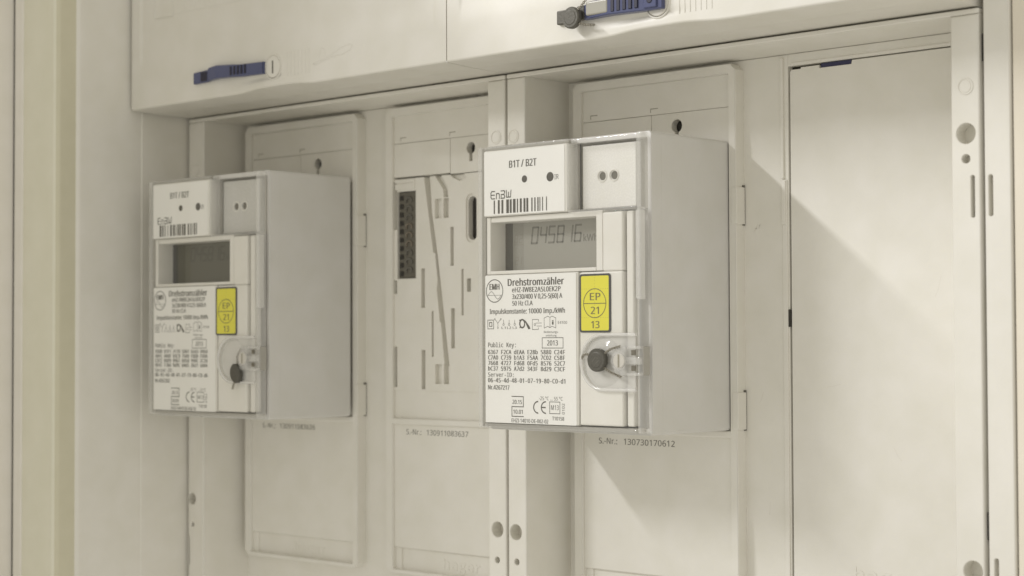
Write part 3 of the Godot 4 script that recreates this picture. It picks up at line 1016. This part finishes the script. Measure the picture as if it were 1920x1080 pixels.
func hatch(called_label: String, x0: float, x1: float, gx: float, shift: float, sealed: bool) -> void:
	var t := thing("upper_hatch", called_label, "hatch cover", Vector3((x0 + x1) / 2, 177.6, 0), "hatch covers above the meters")
	var st := begin()
	var ys := []
	var y := 179.4
	while y < 210.0:
		ys.append(y)
		y += 0.6
	ys.append_array([214.0, 230.0, 260.0, 330.0, 420.0])
	var xs := []
	var x := x0
	while x < x1 - 0.3:
		xs.append(x)
		x += 0.7 if x < x0 + 12.0 or x > x1 - 12.0 else 2.4
	xs.append(x1)
	var bottom := func(px: float) -> float: return 1.5 * exp(-pow((px - gx - 12.0) / 24.0, 4.0))
	var pt := func(px: float, py: float) -> Vector3:
		var b: float = bottom.call(px)
		var yy := py + b * clampf((190.0 - py) / 11.0, 0.0, 1.0)
		return Vector3(px, yy, hatch_z(px, py, x0, x1, gx))
	for i in xs.size() - 1:
		for j in ys.size() - 1:
			var q := []
			var n := []
			for k in [[0, 0], [1, 0], [1, 1], [0, 1]]:
				var px: float = xs[i + k[0]]
				var py: float = ys[j + k[1]]
				var p: Vector3 = pt.call(px, py)
				q.append(v(p.x, p.y, p.z))
				var dx := hatch_z(px + 0.2, py, x0, x1, gx) - hatch_z(px - 0.2, py, x0, x1, gx)
				var dy := hatch_z(px, py + 0.2, x0, x1, gx) - hatch_z(px, py - 0.2, x0, x1, gx)
				n.append(Vector3(-dx / 0.4, -dy / 0.4, 1).normalized())
			quadn(st, q[0], q[1], q[2], q[3], n[0], n[1], n[2], n[3])
		# rounded lower edge and underside
		var prev := []
		for k in 5:
			var a := PI * 0.5 * k / 4.0
			var row := []
			for s in 2:
				var px: float = xs[i + s]
				var p: Vector3 = pt.call(px, ys[0])
				row.append([v(px, p.y - 1.2 * sin(a), p.z - 1.2 * (1.0 - cos(a))), Vector3(0, -sin(a), cos(a))])
			if k > 0:
				quadn(st, prev[0][0], prev[1][0], row[1][0], row[0][0], prev[0][1], prev[1][1], row[1][1], row[0][1])
			prev = row
		var dn := Vector3(0, -1, 0)
		quad(st, prev[0][0], prev[1][0], v(xs[i + 1], 177.5, 22), v(xs[i], 177.5, 22), (dn + Vector3(0, 0, 0.08)).normalized())
		quad(st, v(xs[i], 177.5, 22), v(xs[i + 1], 177.5, 22), v(xs[i + 1], 177.4, -36), v(xs[i], 177.4, -36), dn)
	for s in [-1, 1]:
		var ex := x0 if s < 0 else x1
		quad(st, v(ex, 178.2, 40.4), v(ex, 420, 41.6), v(ex, 420, -36), v(ex, 177.45, -36), Vector3(s, 0, 0))
		quad(st, v(ex, 178.2, 40.4), v(ex, 179.4, 41.6), v(ex, 420, 41.6), v(ex, 420, 41.0), Vector3(s, 0, 0))
		tri(st, v(ex, 178.2, 40.4), v(ex, 177.5, 22), v(ex, 177.45, -36), Vector3(s, 0, 0), Vector3(s, 0, 0), Vector3(s, 0, 0))
	quad(st, v(x0, 420, 41), v(x1, 420, 41), v(x1, 420, -36), v(x0, 420, -36), Vector3(0, 1, 0))
	var panel := put(st, "hatch_panel", M.hatch, t)
	var z := 41.6
	# screwdriver relief and ribs that show the sliding direction
	var lx := gx + 10.0 - 159.6 + 159.6
	st = begin()
	for k in 7:
		var rx := gx + 22.0 + 2.9 * k
		tube(st, [Vector3(rx, 184.0, z - 0.1), Vector3(rx, 197.0, z - 0.1)], 0.32, 6)
	put(st, "rib", M.hatch, panel)
	st = begin()
	var o := Vector2(gx + 43.2, 188.0)
	var shaft := Vector2(30.0, 6.4).normalized()
	var nn := Vector2(-shaft.y, shaft.x)
	var line := []
	for p in [[0, 0.5], [15, 0.5], [16, 1.2], [18, 0.9], [22, 1.9], [29, 1.6], [31, 0.0], [29, -1.6], [22, -1.9], [18, -0.9], [16, -1.2], [15, -0.5], [0, -0.5]]:
		var q: Vector2 = o + shaft * p[0] + nn * p[1]
		line.append(Vector3(q.x, q.y, z - 0.12))
	tube(st, line, 0.3, 5, true)
	var arc := []
	for i in 15:
		var a := -1.9 + 3.6 * i / 14.0
		arc.append(Vector3(o.x + 7.0 + 2.6 * cos(a + 1.8), o.y + 2.0 + 6.0 * sin(a + 1.8), z - 0.12))
	tube(st, arc, 0.3, 5)
	put(st, "screwdriver_relief", M.hatch, panel)
	# lock disc
	st = begin()
	var cx := gx + 10.2
	disc(st, cx, 190.2, 5.9, z - 0.5, z + 0.55, 0.4, 32)
	lathe(st, cx, 190.2, [Vector2(6.2, z - 0.2), Vector2(6.5, z + 0.4), Vector2(6.9, z + 0.4), Vector2(7.2, z - 0.2)], 32)
	var lock := put(st, "lock_disc", M.hatch, t)
	st = begin()
	if not sealed:
		rbox(st, cx - 0.6, cx + 0.6, 186.6, 193.6, z + 0.3, z + 0.62, 0.1, false)
		put(st, "lock_slot", M.faded, lock)
	# sliding latch
	var l0 := gx - 59.3 + shift
	st = begin()
	var prof := []
	if sealed:
		l0 = 72.2
		prof = [[0.0, 187.5, 194.4, 2.0], [4.0, 187.4, 195.2, 3.6], [16.0, 187.6, 195.6, 4.2], [24.0, 187.3, 195.2, 4.0], [34.0, 187.0, 194.6, 3.4], [45.0, 186.9, 194.2, 3.0]]
	else:
		prof = [[0.0, 187.4, 193.9, 1.6], [13.2, 187.6, 194.4, 1.7], [14.4, 187.9, 195.2, 2.6], [22.0, 188.4, 195.7, 3.4], [34.0, 188.0, 194.8, 3.6], [44.0, 187.3, 194.0, 3.0], [61.6, 187.0, 193.6, 2.4]]
	for i in prof.size() - 1:
		var p: Array = prof[i]
		var q: Array = prof[i + 1]
		var ax: float = l0 + p[0]
		var bx: float = l0 + q[0]
		var za: float = z + p[3]
		var zb: float = z + q[3]
		var n := Vector3(-(zb - za), 0, bx - ax).normalized()
		var e := 0.5
		quad(st, v(ax, p[1] + e, za), v(bx, q[1] + e, zb), v(bx, q[2] - e, zb), v(ax, p[2] - e, za), n)
		quad(st, v(ax, p[1], za - e), v(bx, q[1], zb - e), v(bx, q[1] + e, zb), v(ax, p[1] + e, za), (n + Vector3(0, -1, 0)).normalized())
		quad(st, v(ax, p[2], za - e), v(bx, q[2], zb - e), v(bx, q[2] - e, zb), v(ax, p[2] - e, za), (n + Vector3(0, 1, 0)).normalized())
		quad(st, v(ax, p[1], z - 1), v(bx, q[1], z - 1), v(bx, q[1], zb - e), v(ax, p[1], za - e), Vector3(0, -1, 0))
		quad(st, v(ax, p[2], z - 1), v(bx, q[2], z - 1), v(bx, q[2], zb - e), v(ax, p[2], za - e), Vector3(0, 1, 0))
	for e in [0, prof.size() - 1]:
		var p: Array = prof[e]
		var ex: float = l0 + p[0]
		quad(st, v(ex, p[1], z - 1), v(ex, p[2], z - 1), v(ex, p[2], z + p[3] - 0.2), v(ex, p[1], z + p[3] - 0.2), Vector3(-1 if e == 0 else 1, 0, 0))
	var latch := put(st, "sliding_latch", M.blue, t)
	for k in 5:
		st = begin()
		if sealed:
			rbox(st, l0 + 17.2 + 3.3 * k, l0 + 19.1 + 3.3 * k, 188.6, 194.4 - 0.08 * k, z + 3.2, z + 4.45 - 0.07 * k, 0.3, false)
		else:
			rbox(st, l0 + 35.0 + 2.9 * k, l0 + 36.7 + 2.9 * k, 188.6, 193.6, z + 2.6, z + 3.75 - 0.13 * k, 0.3, false)
		put(st, "grip_rib", M.navy, latch)
	if sealed:
		st = begin()
		rbox(st, l0 + 2.6, l0 + 15.4, 188.6, 195.0, z + 2.6, z + 4.55, 0.9)
		put(st, "latch_window", plain(Color(0.66, 0.65, 0.61), 0.25), latch)
		st = begin()
		rbox(st, l0 + 35.4, l0 + 42.6, 187.8, 194.0, z + 2.8, z + 4.0, 0.5)
		put(st, "latch_boss", M.blue, latch)
		st = begin()
		disc(st, l0 + 39.0, 191.2, 1.6, z + 3.6, z + 4.3, 0.4)
		put(st, "latch_rivet", M.navy, latch)
		st = begin()
		rbox(st, 55.4, 64.0, 187.2, 193.6, z - 0.5, z + 2.0, 0.5)
		rbox(st, 68.0, 72.4, 187.8, 194.2, z - 0.5, z + 2.4, 0.5)
		put(st, "seal_lug", M.lead, latch)
	else:
		st = begin()
		rbox(st, l0 + 6.6, l0 + 12.6, 188.2, 193.6, z + 1.0, z + 1.9, 0.3, false)
		put(st, "latch_pad", M.navy, latch)
		# knock-out rectangle in the upper corner
		st = begin()
		var kz := 40.8
		tube(st, [Vector3(-257.6, 260, kz), Vector3(-257.6, 229.8, kz), Vector3(-239.7, 229.6, kz), Vector3(-239.7, 260, kz)], 0.35, 5)
		for k in 7:
			tube(st, [Vector3(-228.0 + 9.0 * k, 260, kz - 0.1), Vector3(-228.0 + 9.0 * k, 231.0, kz - 0.1)], 0.25, 5)
		tube(st, [Vector3(-239, 230.4, kz - 0.1), Vector3(-120, 230.4, kz - 0.1)], 0.25, 5)
		put(st, "knockout_outline", M.hatch, panel)

# ---------------------------------------------------------------- casing left and right of the fields
func casing() -> void:
	var t := thing("steel_cabinet", "steel cabinet casing at the left with white liner, olive edge and open door", "cabinet", Vector3(-300, -150, 0))
	var st := begin()
	rbox(st, -284.5, -280.9, -150, 420, -40, 33.0, 0.6)
	put(st, "rear_liner", M.plastic, t)
	st = begin()
	rbox(st, -290.0, -281.3, -150, 420, 22.0, 78.6, 4.0)
	put(st, "side_liner", M.plastic, t)
	st = begin()
	rbox(st, -295.0, -282.6, -150, 420, 60.0, 90.0, 3.0)
	put(st, "olive_edge", M.olive_steel, t)
	st = begin()
	rbox(st, -318.0, -284.0, -150, 420, 60.0, 90.8, 2.4)
	put(st, "front_flange", M.cream_steel, t)
	st = begin()
	rbox(st, -325.6, -316.6, -150, 420, 60.0, 91.2, 0.8)
	put(st, "edge_trim", M.door, t)
	st = begin()
	rbox(st, -346, -327.0, -150, 480, 90.0, 92.0 + door_depth, 1.2)
	put(st, "door", M.door, t)
	st = begin()
	rbox(st, -329.0, -326.4, -150, 420, 70.0, 89.6, 0.3)
	put(st, "hinge_gap", M.dark, t)
	# right: slotted filler profile and beige wall
	var p := thing("filler_profile", "narrow white slotted profile between the right meter field and beige wall", "profile", Vector3(252, -150, -34))
	st = begin()
	plate(st, 246.5, 258.2, -150, 420, -34, -0.2, [[round_rect(248.3, 250.2, 91.2, 108.2, 0.9, 4), 4.0], [round_rect(248.9, 250.8, -70.0, -46.4, 0.9, 4), 4.0]], 0.7, 0.35)
	var strip := put(st, "profile_strip", M.plastic, p)
	st = begin()
	rbox(st, 244.95, 246.5, 155.0, 166.0, -8.0, -2.2, 0.2, false)
	put(st, "joint_key", M.dark, strip)
	st = begin()
	rbox(st, 244.95, 246.5, -39.5, -28.5, -8.0, -2.2, 0.2, false)
	put(st, "joint_key", M.dark, strip)
	st = begin()
	rbox(st, 244.9, 246.5, -150, 420, -34, -14.0, 0.2, false)
	put(st, "joint_filler", M.plastic, strip)
	var w := thing("beige_wall", "beige painted wall at the right edge beside the white profile", "wall", Vector3(380, -150, -40))
	st = begin()
	rbox(st, 258.8, 520, -150, 420, -60, -1.4, 0.5)
	put(st, "wall_face", M.wall, w)

func blank_cover() -> void:
	var t := thing("blank_cover", "large flat blank cover plate in the right bay, no meter on it", "cover plate", Vector3(190, -150, -36))
	var st := begin()
	var o := [Vector2(131.2, -150), Vector2(231.5, -150), Vector2(231.5, 168.0)]
	# top edge with two notches that leave dark openings
	for p in [[164.4, 168.0], [164.0, 166.2], [147.2, 166.2], [147.0, 167.6], [137.2, 167.6], [137.0, 166.9], [132.2, 166.9], [131.2, 165.9]]:
		o.append(Vector2(p[0], p[1]))
	slab(st, o, -38, -34.1, 0.35)
	var panel := put(st, "cover_panel", M.plastic, t)
	st = begin()
	emboss(st, "hager", 162.6, 194.0, -66.4, -60.4, -34.1, 0.5)
	put(st, "raised_lettering", M.plastic, panel)
	st = begin()
	rbox(st, 132.0, 231.0, 169.0, 170.2, -34.3, -33.5, 0.3)
	put(st, "upper_bead", M.plastic, t)
	st = begin()
	rbox(st, 147.6, 163.8, 165.8, 168.3, -36.4, -34.9, 0.2, false)
	put(st, "latch_tab", plain(Color(0.20, 0.20, 0.33), 0.5), t)
	scuffs(panel, -34.08, [[205.0, 60.0, 3.0, 9.0, 0.22], [150.0, 20.0, 7.0, 1.5, 0.2], [188.0, -12.0, -4.0, 6.0, 0.2]])

# ---------------------------------------------------------------- camera, light, all things
const door_depth := 325.0

func _ready() -> void:
	var cam := Camera3D.new()
	cam.name = "camera"
	cam.near = 0.02
	cam.far = 20.0
	cam.fov = 18.5852
	var lens := CameraAttributesPhysical.new()
	lens.frustum_focal_length = 73.333
	lens.frustum_focus_distance = 0.815
	lens.frustum_near = 0.02
	lens.frustum_far = 20.0
	lens.exposure_aperture = 15.0
	cam.attributes = lens
	cam.transform = Transform3D(Basis.from_euler(Vector3(0.029873, 0.741871, -0.0036756)), Vector3(585.9587, 41.7317, 653.5502) * S)
	add_child(cam)
	cam.current = true
	var env := Environment.new()
	env.background_mode = Environment.BG_COLOR
	env.background_color = Color(0.842, 0.826, 0.785)
	env.tonemap_mode = Environment.TONE_MAPPER_LINEAR
	env.tonemap_exposure = 1.04
	env.sdfgi_enabled = true
	env.ssao_enabled = true
	env.ssil_enabled = true
	var we := WorldEnvironment.new()
	we.name = "environment"
	we.environment = env
	add_child(we)
	make_materials()
	ceiling_lamp()
	# large structure
	casing()
	cabinet_fields()
	hatch("left upper hatch cover with closed blue latch and screwdriver relief", -279.0, -18.2, -159.6, 1.4, false)
	hatch("right upper hatch cover whose blue latch carries a lead seal", -17.5, 243.6, 102.6, 10.0, true)
	blank_cover()
	tray(-263.1, "130911083636", "mounting tray behind the left meter, at the far end of the cabinet", false)
	tray(-138.7, "130911083637", "empty mounting tray with open slots and dark contacts between the two meters", true)
	tray(0.0, "130730170612", "mounting tray behind the near right meter, serial number ending 612", false)
	# meters and their seals
	meter(-263.1, true, "left electricity meter, farther away, with a dark blank display")
	meter(0.0, false, "near right electricity meter with clear cover, display reading 045816 kWh")
	lead_seal("round grey lead seal on the near meter's cover screw", 77.2, 32.8, 41.4, 5.3, [
		[Vector3(67.0, 33.2, 40.2), Vector3(67.6, 34.8, 40.4), Vector3(70.4, 35.4, 40.8), Vector3(73.4, 34.4, 41.2)],
		[Vector3(81.2, 35.6, 41.4), Vector3(84.6, 37.6, 41.4), Vector3(90.0, 39.0, 41.0)],
		[Vector3(80.4, 29.6, 41.4), Vector3(84.4, 27.4, 41.4), Vector3(90.4, 25.2, 41.0)]], "lead seals on twisted wire")
	lead_seal("lead seal hanging from the left meter's cover screw", -178.6, 24.3, 43.5, 5.0, [
		[Vector3(-178.0, 28.6, 43), Vector3(-178.2, 33.5, 43), Vector3(-175.0, 37.8, 43)],
		[Vector3(-180.0, 19.6, 43.5), Vector3(-181.2, 17.4, 43.5), Vector3(-181.8, 15.6, 43.5)]], "lead seals on twisted wire", 0.25, 0.8)
	lead_seal("grey lead seal on the blue latch of the right upper hatch", 67.4, 188.6, 46.6, 5.0, [
		[Vector3(70.6, 191.6, 46.6), Vector3(73.0, 193.0, 47), Vector3(75.5, 196.4, 46)],
		[Vector3(71.4, 185.6, 46.6), Vector3(74.6, 184.6, 46.0), Vector3(79.5, 184.0, 45)]], "lead seals on twisted wire")

func ceiling_lamp() -> void:
	var at := Vector3(-1010, 1080, 1280)
	var t := thing("ceiling_lamp", "long ceiling tube lamp above and left of the cabinet", "lamp", at)
	var st := begin()
	rbox(st, at.x - 60, at.x + 60, at.y + 1, at.y + 60, at.z - 640, at.z + 640, 6.0)
	put(st, "lamp_housing", plain(Color(0.9, 0.9, 0.88), 0.5), t)
	st = begin()
	rbox(st, at.x - 50, at.x + 50, at.y - 6, at.y, at.z - 620, at.z + 620, 2.0)
	var glow := plain(Color(0.95, 0.95, 0.9), 0.6)
	glow.emission_enabled = true
	glow.emission = Color(1.0, 0.98, 0.95)
	glow.emission_energy_multiplier = 1.5
	put(st, "lamp_diffuser", glow, t)
	var l := AreaLight3D.new()
	l.name = "lamp_light"
	l.area_size = Vector2(0.1, 1.24)
	l.light_color = Color(1.0, 0.995, 1.0)
	l.light_energy = 4.75
	l.area_range = 8.0
	l.area_attenuation = 2.0
	l.shadow_enabled = true
	l.rotation = Vector3(-PI / 2, 0, 0)
	l.position = Vector3(0, -0.009, 0)
	t.add_child(l)
